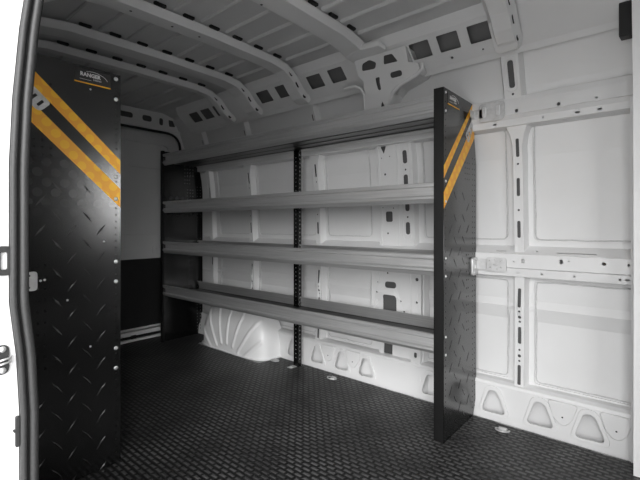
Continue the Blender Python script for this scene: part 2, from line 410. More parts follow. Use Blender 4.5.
# cant rail along the roof edge, with rectangular openings
p0, p1 = (1.995, 1.775), (1.865, 1.90)
cd = (Vector(p1) - Vector(p0)).length
ch = []
for a, c in [(-1.021, -.90), (-.874, -.755), (-.725, -.608), (-1.726, -1.60), (-1.557, -1.435), (-2.195, -2.06), (-2.008, -1.88), (-3.03, -2.895), (-2.868, -2.735), (-2.705, -2.575)]:
    ch.append(rpoly(box2(a + .008, c - .008, cd * .38, cd * .86), .006, 2))
ch += [circ(-.82, cd * .17, .007, 8), circ(-1.0, cd * .17, .006, 8), circ(-.67, cd * .17, .005, 8)]
bm = bmesh.new()
strip(bm, -3.16, .9, (2.052, 1.772), (2.010, 1.752), [], .003); strip(bm, -3.16, .9, (2.010, 1.752), p0, [], .003)
strip(bm, -3.16, .9, p0, p1, ch, .003); strip(bm, -3.16, .9, p1, (1.85, 1.953), [], .003)
cr = part('cant_rail', bm, 'paint', label='sloping roof edge rail with rectangular openings')

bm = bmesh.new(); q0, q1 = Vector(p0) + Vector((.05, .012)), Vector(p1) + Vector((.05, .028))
strip(bm, -3.15, .9, q0, q1, [], .002); part('cavity_shade', bm, 'dark2', cr, label='grey sheet standing in for the shade inside the hollow rail')  # grey sheet added behind the openings, painted as cavity shade
# gusset that carries the heavy roof bow onto the wide pillar
g0, g1 = Vector((2.045, 1.50)), Vector((1.872, 1.885)); gl = (g1 - g0).length
T = lambda x, t: (x, t * gl)
out = [T(-1.35, 0), T(-1.20, 0), T(-1.20, .22), T(-1.187, .38), T(-1.153, .50), T(-1.11, .57), T(-1.05, .61), T(-.985, .66), T(-.965, .70), T(-.97, .76), T(-1.02, .80), T(-1.02, .99), T(-1.33, .99), T(-1.33, .80), T(-1.305, .72), T(-1.31, .60), T(-1.34, .35)]
h = [rr(-1.10, .70 * gl, .070, .030, .015), rpoly([T(-1.225, .56), T(-1.205, .56), T(-1.205, .66), T(-1.198, .72), T(-1.228, .72), T(-1.228, .64)], .009), rpoly([T(-1.235, .33), T(-1.20, .30), T(-1.215, .42)], .006),
     rpoly([T(-1.30, .845), T(-1.215, .83), T(-1.20, .90), T(-1.24, .955), T(-1.29, .93)], .012), rpoly([T(-1.16, .85), T(-1.075, .84), T(-1.10, .945), T(-1.15, .95)], .008)]
dg = (g1 - g0).normalized(); ng = Vector((-dg.y, dg.x))
gf = lambda off: (lambda u, v, w: (u, g0.x + dg.x * v + ng.x * (w + off), g0.y + dg.y * v + ng.y * (w + off)))
bm = bmesh.new(); plate(out, h, .004, gf(.008), bm)
arc = [T(-1.19, .02), T(-1.188, .22), T(-1.175, .38), T(-1.142, .485), T(-1.10, .55), T(-1.045, .59), T(-.985, .635), T(-.952, .68), T(-.95, .75)]
tube(bm, [gf(.012)(x, v, 0) for x, v in arc], .011, 8)
arc = [T(-1.352, .0), T(-1.345, .3), T(-1.325, .55), T(-1.335, .64), T(-1.37, .68), T(-1.45, .70)]
tube(bm, [gf(.006)(x, v, 0) for x, v in arc], .008, 8)
# returns to the wall behind the rim
for a, c in zip(out[:11], out[1:12]):
    A = gf(.008)(*a, 0); B = gf(.008)(*c, 0)
    vs = [bm.verts.new(q) for q in (A, B, (B[0], YW(B[2]) + .001, B[2]), (A[0], YW(A[2]) + .001, A[2]))]
    bm.faces.new(vs)
gs = part('gusset', bm, 'paint', label='pressed gusset with slots under the heavy roof bow')
bm = bmesh.new(); plate([T(-1.33, .02), T(-1.21, .02), T(-1.21, .25), T(-1.15, .60), T(-1.0, .68), T(-1.0, .76), T(-1.04, .80), T(-1.04, .97), T(-1.31, .97), T(-1.31, .80), T(-1.32, .3)], [], .001, gf(-.008), bm); part('cavity_shade', bm, 'dark', gs)  # dark sheet behind the gusset slots, shade put into its colour
# bow foot box at the right-hand pillar, top of frame
bm = bmesh.new()
plate(rr(-.56, .085, .095, .15, .02), [rr(-.56, .10, .042, .075, .02)], .012, lambda u, v, w: (u, 1.985 - v * .72 - w * .7 - .006, 1.755 + v * .69 - w * .7), bm, bevel=.003)
bf = part('bow_foot', bm, 'paint')
bm = bmesh.new(); plate(rr(-.56, .10, .05, .085, .02), [], .002, lambda u, v, w: (u, 1.985 - v * .72 - w * .7 + .004, 1.755 + v * .69 - w * .7 + .004), bm); part('slot_shade', bm, 'dark', bf)  # dark plate painting the shade inside the bow foot slot

# wheel arch
bm = bmesh.new()
A, B_, C_ = .395, .225, .405; cx0, cy0 = -2.588, 2.165
NU, NV = 260, 90; ribs = [math.radians(a) for a in (40, 55, 72, 90, 106, 122, 139)]
def arch(i, j):
    a = PI * i / NU; h = j / NV * PI / 2
    ca, sa = math.cos(a), math.sin(a)
    k = (abs(ca) ** 5 + abs(sa) ** 5) ** (-.2)
    m_ = 2.5; ch_, sh = math.cos(h), math.sin(h)
    kk = (ch_ ** m_ + sh ** m_) ** (-1 / m_)
    r = ch_ * kk; z = sh * kk * C_
    x, y = A * k * ca * r, B_ * k * sa * (r ** .8 if r > 0 else 0)
    # radial ribs pressed on the inner face
    d = 0
    if sa * k > .8 or r < .9:
        R = math.hypot(x, z + .17); th = math.atan2(z + .17, x)
        if R > .22 and R < .56 and r > .12 and y > .13:
            for rb in ribs:
                s = abs(th - rb) * R
                d = max(d, max(0, min(1, (.014 - s) / .005)) * min(1, max(0, (R - .22) / .015)))
    return Vector((cx0 + x, cy0 - y - d * .009, z - .001))
V = [[bm.verts.new(arch(i, j)) for j in range(NV + 1)] for i in range(NU + 1)]
for i in range(NU):
    for j in range(NV): bm.faces.new((V[i][j], V[i + 1][j], V[i + 1][j + 1], V[i][j + 1]))
bmesh.ops.remove_doubles(bm, verts=bm.verts, dist=1e-5)
# foot flange
ft = [(cx0 + (A + .012) * c, cy0 - (B_ + .012) * s) for c, s in [((abs(math.cos(a)) ** 5 + abs(math.sin(a)) ** 5) ** (-.2) * math.cos(a), (abs(math.cos(a)) ** 5 + abs(math.sin(a)) ** 5) ** (-.2) * math.sin(a)) for a in [PI * i / 40 for i in range(41)]]]
plate(ft, [], .008, lambda u, v, w: (u, v, w - .001), bm)
part('wheel_arch', bm, 'bright', smooth=True, label='rounded white wheel arch with radial pressed ribs')

# ------------------------------------------------------------------ roof
bm = bmesh.new()
roof_pts = [(.30, 1.90), (.45, 1.952), (.9, 1.965), (1.24, 1.968), (1.6, 1.965), (1.87, 1.955), (1.97, 1.93), (2.06, 1.82)]
extrude_profile(bm, thick(roof_pts, .02), XR, XF, nseg=3)
def roofz(y):
    for (a, za), (c, zc) in zip(roof_pts, roof_pts[1:]):
        if y <= c: return za + (zc - za) * (y - a) / (c - a)
    return 1.82
bows = [(-2.575, .035), (-2.29, .060), (-1.825, .050), (-1.305, .062), (-.555, .045), (.25, .045)]
xe = [XR + .18] + [b_[0] for b_ in bows] + [1.0]
for (a, c) in zip(xe, xe[1:]):
    if c - a < .35: continue
    for k in range(-8, 10):
        y = 1.235 + .0725 + k * .145 - .0725 * 0
        if not .5 < y < 1.86: continue
        z = roofz(y)
        vs = addbox(bm, a + .085, c - .085, y - .012, y + .012, z - .015, z + .004, .004)
ceil = link('ceiling', tomesh(bm, 'ceiling'), M['roof'], kind='structure', label='ribbed sheet metal van roof with lengthwise ridges')
mastic = None
for bi, (bx, hw) in enumerate(bows):
    bm = bmesh.new()
    path = [(.46, 1.74), (.53, 1.84), (.62, 1.90), (.74, 1.918), (1.235, 1.928), (1.66, 1.922), (1.76, 1.908), (1.83, 1.868), (1.88, 1.815), (1.925, 1.780), (1.985, 1.760)]
    if bi == 3: path = path[:7] + [(1.82, 1.893)]
    P = [Vector(p) for p in path]; sec = []
    for i, p in enumerate(P):
        d = (P[min(i + 1, len(P) - 1)] - P[max(i - 1, 0)]).normalized(); n = Vector((-d.y, d.x))
        if n.y < 0: n = -n
        n_up = Vector((-d.y, d.x))
        sec.append([(-hw - .016, p + n_up * .034), (-hw - .010, p + n_up * .006 * 0 + n_up * .028), (-hw + .008, p), (hw - .008, p), (hw + .010, p + n_up * .028), (hw + .016, p + n_up * .034)])
    R = [[bm.verts.new((bx + x, q.x, q.y)) for x, q in s] for s in sec]
    for a, c in zip(R, R[1:]):
        for k in range(5): bm.faces.new((a[k], a[k + 1], c[k + 1], c[k]))
    bw = part('roof_bow', bm, 'paint', ceil)
    # black pads along the bow; black patches paint the shaded slots of its leg
    for y in [.8 + .145 * k for k in range(8)]:
        if y > 1.74: continue
        if mastic is None:
            b3 = bmesh.new(); addbox(b3, -.010, .010, -.028, .028, -.011, .003, .003); mastic = tomesh(b3, 'mastic_pad')
        link('mastic_pad', mastic, M['mastic'], ceil, kind='structure', loc=(bx + hw + .030, y, roofz(y) - .002))
        b4 = bmesh.new(); disc(b4, (0, 0, 0), .005, .001, 'Z', 8)
    for y, z, L_ in ((1.80, 1.893, .030), (1.86, 1.838, .030), (1.93, 1.776, .02)):
        if bi == 3: continue
        ang = math.atan2(-.055, .05) if L_ > .025 else -.35
        d = Vector((0, math.cos(ang), math.sin(ang))); n = Vector((0, -math.sin(ang), math.cos(ang)))
        bm = bmesh.new()
        plate(rr(0, 0, .024, L_ * 1.3, .010), [], .003, lambda u, v, w: (bx + hw + .001 + (w - .0015) * .8, y + d.y * v - n.y * (-.016 - u), z + d.z * v + n.z * (.016 + u)), bm)
        part('leg_slot', bm, 'mastic', bw)
    for k, y in enumerate([.85, 1.05, 1.2, 1.38, 1.52, 1.64]):
        if bi in (0, 1): continue
        bm = bmesh.new(); rad = .013 if (k % 3 == 1 and bi == 3) else .006
        disc(bm, (bx - hw + .014 if bi == 3 else bx, y, 1.9175 + min(.010, (y - .74) * .02)), rad, .002, 'Z', 10); part('bow_hole', bm, 'mastic', bw)
    if bi == 3:
        bm = bmesh.new()
        plate(rpoly([(bx - .055, .02), (bx + .02, .0), (bx + .16, .015), (bx + .175, .06), (bx - .04, .07)], .008), [], .028, lambda u, v, w: (u, 1.80 + v * 1.0, 1.925 - v * .3 - w), bm, bevel=.004)
        part('bow_bracket', bm, 'paint', bw)

# ------------------------------------------------------------------ rear end: header, door frame, doors
bm = bmesh.new()
dh = rr(1.235, .90, 1.65, 1.80, .13, 8)
slot = lambda y, z, w, h_: rr(y, z, w, h_)
hh = [dh, slot(1.535, 1.885, .15, .045), slot(1.733, 1.885, .085, .050), slot(1.861, 1.88, .036, .062), rpoly([(1.93, 1.91), (2.01, 1.905), (1.995, 1.855), (1.935, 1.85)], .01), slot(2.087, 1.745, .026, .10), slot(.93, 1.885, .15, .045), slot(.7, 1.885, .085, .05)]
plate(box2(.33, 2.16, -.05, 1.955), hh, .004, lambda u, v, w: (-3.42 + w, u, v), bm)
wl = link('wall_left', tomesh(bm, 'wall_left'), M['paint'], kind='structure', label='white painted metal frame around the rear cargo doors with punched header')
bm = bmesh.new()
addbox(bm, -3.60, -3.40, .33, 2.1, -.05, -.012); addbox(bm, -3.62, -3.60, .3, 2.2, -.1, 2.0)
addbox(bm, -3.46, -3.395, .40, 2.08, 1.805, 1.815, .002)
part('rear_panel', bm, 'paint', wl)
bm = bmesh.new(); addbox(bm, -3.445, -3.44, .5, 2.04, 1.835, 1.95); addbox(bm, -3.445, -3.44, 2.065, 2.12, 1.6, 1.83); part('cavity_shade', bm, 'dark', wl)  # dark boards behind the header slots, standing in for shade
bm = bmesh.new()
for p, r in ((rr(1.235, .90, 1.63, 1.78, .125, 8), .011),):
    tube(bm, [(-3.425, y, z) for y, z in p if z > .02], r, 8)
part('door_seal', bm, 'mastic', wl)
def rear_door(n, y0, y1):
    bm = bmesh.new()
    inn = rpoly([(y0 + .07, .02), (y1 - .05, .02), (y1 - .05, 1.70), (y0 + .07, 1.70)], .05, 5)
    plate(box2(y0, y1, .0, 1.83), [rpoly([(y0 + .09, 1.53), (y1 - .11, 1.53), (y1 - .11, 1.695), (y0 + .09, 1.695)], .05, 6), rpoly([(y0 + .09, .88), (y1 - .10, .88), (y1 - .10, 1.475), (y0 + .09, 1.475)], .04, 6)], .02, lambda u, v, w: (-3.54 + w, u, v), bm)
    addbox(bm, -3.56, -3.545, y0, y1, 0, 1.83)
    plate(rpoly([(y0 + .11, .89), (y1 - .12, .89), (y1 - .12, 1.44), (y0 + .11, 1.44)], .03, 5), [], .008, lambda u, v, w: (-3.543 + w, u, v), bm, bevel=.003)
    addbox(bm, -3.52, -3.512, y0, y1, .80, .84, .003)
    d = link('door_%d' % n, tomesh(bm, 'door_%d' % n), M['paint'], kind='structure', label='closed rear cargo door with blanked window recess')
    bm = bmesh.new(); addbox(bm, -3.52, -3.500, y0 + .03, y1 - .02, .085, .675, .004); part('trim_panel', bm, 'board', d, label='black lower trim panel')
    ys = y1 - .24
    bm = bmesh.new(); plate(rr(ys, .755, .05, .07, .008), [circ(ys, .755, .008)], .006, lambda u, v, w: (-3.518 + w, u, v), bm, bevel=.001); part('latch', bm, 'paint', d)
    return d
rear_door(1, 1.24, 2.10); rear_door(2, .38, 1.23)
bm = bmesh.new()
strip(bm, -3.50, -3.34, (0, 0), (0, .1), [], .01) if False else None
addbox(bm, -3.50, -3.44, .42, 2.06, -.01, .070, .003); addbox(bm, -3.445, -3.41, .42, 2.06, -.01, .016, .003)
link('trim_1', tomesh(bm, 'trim_1'), M['paint'], kind='structure', label='pale metal sill strip under the rear doors')
bm = bmesh.new(); addbox(bm, -3.44, -3.425, 1.60, 1.645, .0, .044, .003); o = link('sill_cap', tomesh(bm, 'sill_cap'), M['rubber'], bpy.data.objects['trim_1'], kind='structure')

# ------------------------------------------------------------------ floor, near side, front
bm = bmesh.new(); addbox(bm, XR, XF, .22, 2.2, -.06, -.006); addbox(bm, -1.0, .4, .18, .22, -.35, -.006)
link('floor', tomesh(bm, 'floor'), M['floor'], kind='structure', label='painted metal load floor under the rubber mat')
bm = bmesh.new(); 
mo = [(-3.40, .36), (.9, .36), (.9, 2.105), (-.05, 2.107), (-2.165, 2.112), (-2.20, 1.935), (-2.22, 1.925), (-2.94, 1.925), (-2.975, 1.94), (-2.99, 2.11), (-3.40, 2.11)]
mo = rpoly(mo, .008, 2)
wob = []
for i in range(len(mo)):
    p, q = Vector(mo[i]), Vector(mo[(i + 1) % len(mo)]); k = max(1, int((q - p).length / .05))
    for j in range(k):
        s = p + (q - p) * j / k
        if s.y > 1.9 and j: s.y += random.uniform(-.004, .003)
        wob.append((s.x, s.y))
plate(wob, [], .006, lambda u, v, w: (u, v, w - .006), bm)
link('floor_mat', tomesh(bm, 'floor_mat'), M['mat'], label='black textured rubber mat covering the whole load floor', cat='floor mat')

def YN(z):   # near side body line
    k = [(-.4, .298), (.55, .298), (.68, .292), (.80, .279), (1.1, .279), (1.25, .285), (1.41, .298), (1.7, .335), (1.95, .45)]
    for (a, ya), (c, yc) in zip(k, k[1:]):
        if z <= c: return ya + (yc - ya) * (z - a) / (c - a)
    return .45
zs = [-.4, .3, .55, .62, .68, .74, .80, .95, 1.1, 1.18, 1.25, 1.33, 1.41, 1.55, 1.7, 1.95]
bm = bmesh.new()
prof = [(YN(z) - .03, z) for z in zs] + [(YN(z) - .001, z) for z in reversed(zs)]
extrude_profile(bm, prof, XR, -1.112)
extrude_profile(bm, prof, .45, 1.1); extrude_profile(bm, prof, 1.9, XF)
low = [(YN(z) - .03, z) for z in zs if z <= .95] + [(YN(z) - .001, z) for z in reversed(zs) if z <= .95]
extrude_profile(bm, low, 1.1, 1.9)
top = [(YN(z) - .03, z) for z in zs if z >= 1.7] + [(YN(z) + .03, z) for z in reversed(zs) if z >= 1.7]
extrude_profile(bm, top, -1.112, .45); extrude_profile(bm, top, 1.1, 1.9)
# jamb: the painted return outside the seal
jm = [(YN(z) - .032, z) for z in zs] + [(.12, z) for z in reversed(zs)]
extrude_profile(bm, jm, -1.16, -1.108)
wf = link('wall_front', tomesh(bm, 'wall_front'), M['bright'], kind='structure', label='white body side around the sliding door opening, outside the rubber seal')
def sealrun(off, x, r, m, name, flat=1):
    bm = bmesh.new(); pts = []
    z = -.02
    while z < 1.70:
        pts.append((x, YN(z) + off, z)); z += .03
    tube(bm, pts, r, 10, flat=1); return part(name, bm, m, wf, True)
sealrun(-.0075, -1.092, .0080, 'rubber', 'seal_bulb')
sealrun(-.0260, -1.094, .0066, 'rubber', 'seal_lip')
bm = bmesh.new()
pr = [(YN(z) - .031, z) for z in zs if z < 1.72] + [(YN(z) + .004, z) for z in reversed(zs) if z < 1.72]
extrude_profile(bm, pr, -1.112, -1.100); part('seal_channel', bm, 'groove', wf)
# striker and stops on the jamb
bm = bmesh.new()
plate(rr(.2335, .677, .026, .062, .012), [], .004, lambda u, v, w: (-1.108 + w, u, v), bm, bevel=.001)
part('striker_plate', bm, 'rubber', wf, label='dark striker plate')
for z in (.700, .654):
    bm = bmesh.new(); disc(bm, (-1.104, .2355, z), .0065, .003, 'X'); disc(bm, (-1.101, .2355, z), .003, .002, 'X'); part('striker_screw', bm, 'bolt', wf)
bm = bmesh.new(); tube(bm, [(-1.104, .222, .680), (-1.086, .224, .680), (-1.086, .246, .683), (-1.104, .248, .683)], .0022, 8)
tube(bm, [(-1.104, .222, .671), (-1.088, .224, .671), (-1.088, .246, .674), (-1.104, .248, .674)], .0022, 8); part('striker_loop', bm, 'bolt', wf, True)
bm = bmesh.new(); plate(rr(.2375, .892, .022, .062, .006), [rr(.2375, .892, .014, .040, .004)], .006, lambda u, v, w: (-1.108 + w, u, v), bm, bevel=.001); part('door_stop', bm, 'rubber', wf, label='dark framed door stop on the jamb')
bm = bmesh.new(); plate(rr(.262, .512, .006, .066, .003), [], .008, lambda u, v, w: (-1.108 + w, u, v), bm, bevel=.001); plate(rr(.260, .515, .012, .004, .002), [], .010, lambda u, v, w: (-1.108 + w, u, v), bm); part('door_clip', bm, 'rubber', wf)

bm = bmesh.new(); plate(box2(.25, 2.25, -.06, 2.0), [], .03, lambda u, v, w: (XF + w, u, v), bm)
link('wall_right', tomesh(bm, 'wall_right'), M['board'], kind='structure', label='dark front end of the van body')
# pillar at the right edge
bm = bmesh.new()
extrude_profile(bm, [(2.30, -.05), (2.0, -.05), (2.02, .7), (2.01, 1.1), (1.975, 1.5), (1.90, 1.85), (2.1, 1.9)], -.108, .16)
p3 = link('trim_2', tomesh(bm, 'trim_2'), M['bright'], kind='structure', label='bright white upright pillar at the front end of the side wall')
bm = bmesh.new()
extrude_profile(bm, [(2.2, -.05), (2.105, -.05), (2.11, .7), (2.095, 1.1), (2.05, 1.48), (2.2, 1.48)], -.122, -.107); part('pillar_flange', bm, 'paint', p3)
# dark overhead trim
bm = bmesh.new()
plate(rpoly([(1.95, 1.694), (2.045, 1.712), (2.045, 1.80), (1.95, 1.88)], .006), [], .040, lambda u, v, w: (-.150 + w, u, v), bm, bevel=.003)
link('trim_3', tomesh(bm, 'trim_3'), M['board'], kind='structure', label='black end cap of the headliner beside the bright pillar')
bm = bmesh.new(); addbox(bm, -60, 60, -60, 60, -.62, -.60)
link('ground', tomesh(bm, 'ground'), M['ground'], kind='structure', label='grey concrete ground outside the van')

# ------------------------------------------------------------------ shelving
PT, PB = 1.580, .006
PD = .398
def uv(sign, y0): return lambda u: y0 + sign * u
def end_panel(unit, X, y0, sign, facing, flange, deco, bolts=True, zlen=0):
    """sheet on plane X, front edge at y0, running back by sign; facing = +1 when its outside looks along +X"""
    Yf = lambda u: y0 + sign * u
    back = [(PD - .045, PB), (PD - .038, .08), (PD, .16), (PD, 1.26), (PD - .010, 1.36), (PD - .058, PT)] if deco != 'left' else [(PD, PB), (PD, PT)]
    if deco == 'near': back = [(PD - .042, PB), (PD, .10), (PD, 1.28), (PD - .055, PT)]
    out = [(0, PB)] + back + [(0, PT)]
    hs = []
    z = .05
    while z < PT - .04:
        hs.append(circ(.018, z, .0036, 6)) if not any(abs(z - q) < .012 for q in BZ) else None
        for u in (PD - .022, PD - .052):
            if z < 1.32: hs.append(circ(u, z, .0040, 6))
        z += .0267
    for c in range(10):
        for u in (.289, .267): hs.append(circ(u, .455 + c * .041, .0044, 6))
    for zc in (1.40, 1.195):
        for a in range(3):
            for c in range(4):
                u, zz = PD - .097 - a * .026, zc + c * .0267
                hs.append(circ(u, zz, .0044, 6))
    if deco == 'far':
        for a in range(3):
            for c in range(6):
                hs.append(circ(PD - .078 - a * .024 - .05, 1.33 + c * .03, .004, 6))
    bm = bmesh.new()
    th = .0025
    plate(out, hs, th, lambda u, v, w: (X - facing * (th - w), Yf(u), v), bm)
    # embossed tread marks
    for k in range(-9, 2):
        for i, u in enumerate((.282, .179, .076)):
            if (k == 1 and i) or (i == 0 and .42 < .951 + .105 * k < .87): continue
            tread(bm, X, Yf(u), .951 + .105 * k, 1, facing)
        if k < 2:
            for u in (.228, .127): tread(bm, X, Yf(u), 1.003 + .105 * k - .0, -1, facing)
    sm = [v for v in bm.verts if v.co.z < PB]
    p = part('end_panel', bm, 'black', unit, kind=None)
    if deco != 'far':
        bm = bmesh.new(); plate([(PD - .178, PB + .01), (PD - .048, PB + .01), (PD - .008, .17), (PD - .008, 1.27), (PD - .035, 1.44), (PD - .178, 1.50)], [], .0015, lambda u, v, w: (X - facing * (.008 + w), Yf(u), v), bm)
        part('perforation_shade', bm, 'edge', p, kind=None)  # added black sheet, stands in for the shade behind the perforations
    # front flange, folded away from the outside face
    bm = bmesh.new(); a, c = sorted((X - facing * th, X - facing * flange))
    addbox(bm, a, c, min(y0, y0 + sign * .0025), max(y0, y0 + sign * .0025), PB, PT)
    lip = c - .0025 if facing < 0 else a
    addbox(bm, lip, lip + .0025, min(y0, y0 + sign * .02), max(y0, y0 + sign * .02), PB, PT)
    if deco == 'near' or deco == 'left':
        addbox(bm, a, c, min(y0, y0 + sign * (PD - .06)), max(y0, y0 + sign * (PD - .06)), PT - .0025, PT)
    part('front_flange', bm, 'edge', p, kind=None)
    if bolts:
        for z in BZ:
            bm = bmesh.new(); q = X + (.0002 if facing > 0 else -.0002)
            disc(bm, (0, 0, 0), .0085 if deco == 'left' else .0060, .0045, 'X', 12)
            if facing < 0:
                for v in bm.verts: v.co.x *= -1
            for v in bm.verts: v.co += Vector((q, Yf(.019), z))
            part('bolt', bm, 'bolt', p, True, kind=None)
    if deco in ('near', 'left'):
        for lo, wd in ((1.176, .056), (1.040, .075)):
            u1 = PD - .004; zt = PT - .004
            top_ = lambda u: lo + wd + .945 * u
            bot_ = lambda u: lo + .945 * u
            ut = min(u1, (zt - lo - wd) / .945); ub = min(u1, (zt - lo) / .945)
            bk = PD - .004
            pts = [(.001, bot_(.001)), (ub, bot_(ub)), (ub, min(zt, bot_(ub) + .02)) if ub >= bk - .001 else (ub, zt), (ut, top_(ut)), (.001, top_(.001))]
            if deco == 'near':
                lim = lambda u, v: (min(u, PD - .002 - max(0, v - 1.28) * .183), v)
                pts = [lim(*q) for q in pts]
            if ub >= bk - .001 and ut >= bk - .001: pts.pop(2)
            bm = bmesh.new(); plate(pts, [], .0006, lambda u, v, w: (X + .0001 + w, Yf(u), v), bm)
            part('stripe', bm, 'orange', p, kind=None, label='orange diagonal stripe')
        # rounded silver end of the printed mark, lying along the diagonal
        c0 = Vector((.262, 1.395)); dv = Vector((1, .945)).normalized(); pv = Vector((-dv.y, dv.x))
        L = lambda a, c: tuple(c0 + dv * a + pv * c)
        lim = lambda q: (min(q[0], PD - .003 - (max(0, q[1] - 1.28) * .183 if deco == 'near' else 0)), min(q[1], PT - .002))
        o1 = rpoly([L(0, -.034), L(0, .020), L(.16, .020), L(.16, -.034)], [.022, .012, .002, .002], 5)
        hs2 = [rpoly([L(a, -.020), L(a, .006), L(a + .010, .006), L(a + .010, -.020)], .003, 2) for a in (.016, .044, .078, .106)]
        o1 = [lim(q) for q in o1]
        bm = bmesh.new(); plate(o1, [h_ for h_ in hs2 if max(q[0] for q in h_) < PD - .04], .0006, lambda u, v, w: (X + .0012 + w, Yf(u), v), bm)
        part('silver_mark', bm, 'silver', p, kind=None, label='silver rounded mark between the stripes')
        # badge
        ua, ub = (.040, .172)
        bm = bmesh.new(); plate(rr((ua + ub) / 2, 1.541, ub - ua, .054, .002), [], .0012, lambda u, v, w: (X + .0003 + w, Yf(u), v), bm)
        bd = part('badge', bm, 'badge', p, kind=None, label='small dark maker badge with orange underline')
        bm = bmesh.new(); plate(box2(ua, ub, 1.5125, 1.5175), [], .0006, lambda u, v, w: (X + .0016 + w, Yf(u), v), bm); part('badge_line', bm, 'orange', bd, kind=None)
        s0 = Yf(.152) if sign < 0 else Yf(.062)
        for txt, sz, yy, zz, bold in (('RANGER', .0205, s0, 1.541, 1), ('DESIGN', .0085, s0 + .047, 1.5305, 0), ('ENGINEERED FOR WORK', .0052, s0 - .002, 1.5235, 0)):
            if txt.startswith('ENG'): continue
            cu = bpy.data.curves.new('t', 'FONT'); cu.body = txt; cu.size = sz; cu.extrude = .0002; cu.offset = .0009 if bold else .0001
            cu.resolution_u = 2
            o = bpy.data.objects.new('t', cu); COL.objects.link(o)
            me = bpy.data.meshes.new_from_object(o.evaluated_get(bpy.context.evaluated_depsgraph_get())); bpy.data.objects.remove(o)
            for v in me.vertices:
                x, y = v.co.x, v.co.y
                v.co = (X + .0018 + v.co.z, yy + x * (.92 if bold else 1), zz + y)
            me.materials.clear()
            link('lettering', me, M['print'], bd)
        bm = bmesh.new(); pts = []
        for k in range(15):
            a = k / 14; pts.append((X + .0021, s0 + .022 + a * .078, 1.5595 + .0035 * math.sin(PI * min(1, a * 1.5)) - .020 * a ** 6))
        tube(bm, pts, .0009, 5)
        tube(bm, [(X + .002, s0 - .002 + .055 * k, 1.5285 ) for k in (0, .4, .75)], .0007, 5)
        part('badge_swoosh', bm, 'print', bd, kind=None)
    return p

def tread(bm, X, y, z, sl, facing):
    """one lozenge of the raised tread"""
    L_, w_, h_ = .028, .0042, .0014
    d = Vector((0, .62, .78 * sl)).normalized(); n = Vector((0, -d.z, d.y)); f = Vector((facing, 0, 0)); c = Vector((X + .00005 * facing, y, z))
    P = [c + d * L_, c + n * w_, c - d * L_, c - n * w_]
    base = [bm.verts.new(p) for p in P]
    t1, t2 = bm.verts.new(c + d * L_ * .55 + f * h_), bm.verts.new(c - d * L_ * .55 + f * h_)
    for q in ((base[0], base[1], t1), (base[1], t2, t1), (base[1], base[2], t2), (base[2], base[3], t2), (base[3], t1, t2), (base[3], base[0], t1)): bm.faces.new(q)

S_TOP = [(1.552, 1.460), (1.1626, 1.0685), (.8357, .740), (.4774, .388)]
BZ = [1.560, 1.478, 1.165, 1.075, .822, .742, .472, .392]

def shelf(unit, x0, x1, yf, yb, zt, zb, sign):
    """front lip, tray floor, back lip: pressed steel sections"""
    s = sign; h = zt - zb
    bm = bmesh.new()
    lip = [(yf + s * .020, zt - .008), (yf + s * .020, zt), (yf + s * .002, zt), (yf, zt - .003), (yf, zt - .018), (yf + s * .011, zt - .023), (yf + s * .008, zt - .056), (yf, zt - .064), (yf, zt - .074), (yf + s * .005, zt - .080), (yf + s * .012, zb + .001), (yf + s * .022, zb), (yf + s * .022, zb + .010)]
    prof = thick(lip, .0016 if s > 0 else -.0016)
    extrude_profile(bm, prof, x0, x1)
    back = [(yb, zb + .022), (yb, zt - .030), (yb - s * .005, zt - .034), (yb - s * .005, zt - .006), (yb - s * .008, zt), (yb - s * .016, zt), (yb - s * .016, zt - .010)]
    extrude_profile(bm, thick(back, .0016 if s > 0 else -.0016), x0, x1)
    sh = part('shelf', bm, 'steel', unit, kind=None)
    bm = bmesh.new()
    tray = [(yf + s * .024, zb + .008), (yf + s * .036, zb + .0195), (yb - s * .010, zb + .0195), (yb - s * .001, zb + .023)]
    # pressed hollows along the tray
    extrude_profile(bm, thick(tray, .0016 if s > 0 else -.0016), x0, x1)
    for k in range(3):
        y = yf + s * (.11 + k * .085); addbox(bm, x0, x1, y - .010, y + .010, zb + .0165, zb + .0192, .001)
    part('tray', bm, 'tray', sh, kind=None)
    # end slots of the lip
    for xx in (x0 + .022,):
        bm = bmesh.new(); ys = yf + s * .0062
        plate(rr(xx, zt - .040, .016, .030, .003), [], .0015, lambda u, v, w: (u, ys - s * w, v), bm); part('lip_slot', bm, 'mastic', sh, kind=None)
    return sh

def unit(label, grp, x_near, x_far, y0, sign, deco, loc):
    u = link('shelving_unit', None, None, label=label, cat='shelving unit', group=grp)
    yb = y0 + sign * .345
    end_panel(u, x_near, y0, sign, 1, .047, deco)
    end_panel(u, x_far, y0, sign, -1, .028, 'far')
    for zt, zb in S_TOP: shelf(u, x_far + .030 if 1 else 0, x_near - .048, y0 + sign * .003, yb - (sign * .04 if zt > 1.5 else 0), zt, zb, sign)
    return u
u1 = unit('long four-tier black and steel shelving unit standing along the far white wall', None, -.760, -3.200, 1.737, 1, 'near', None)
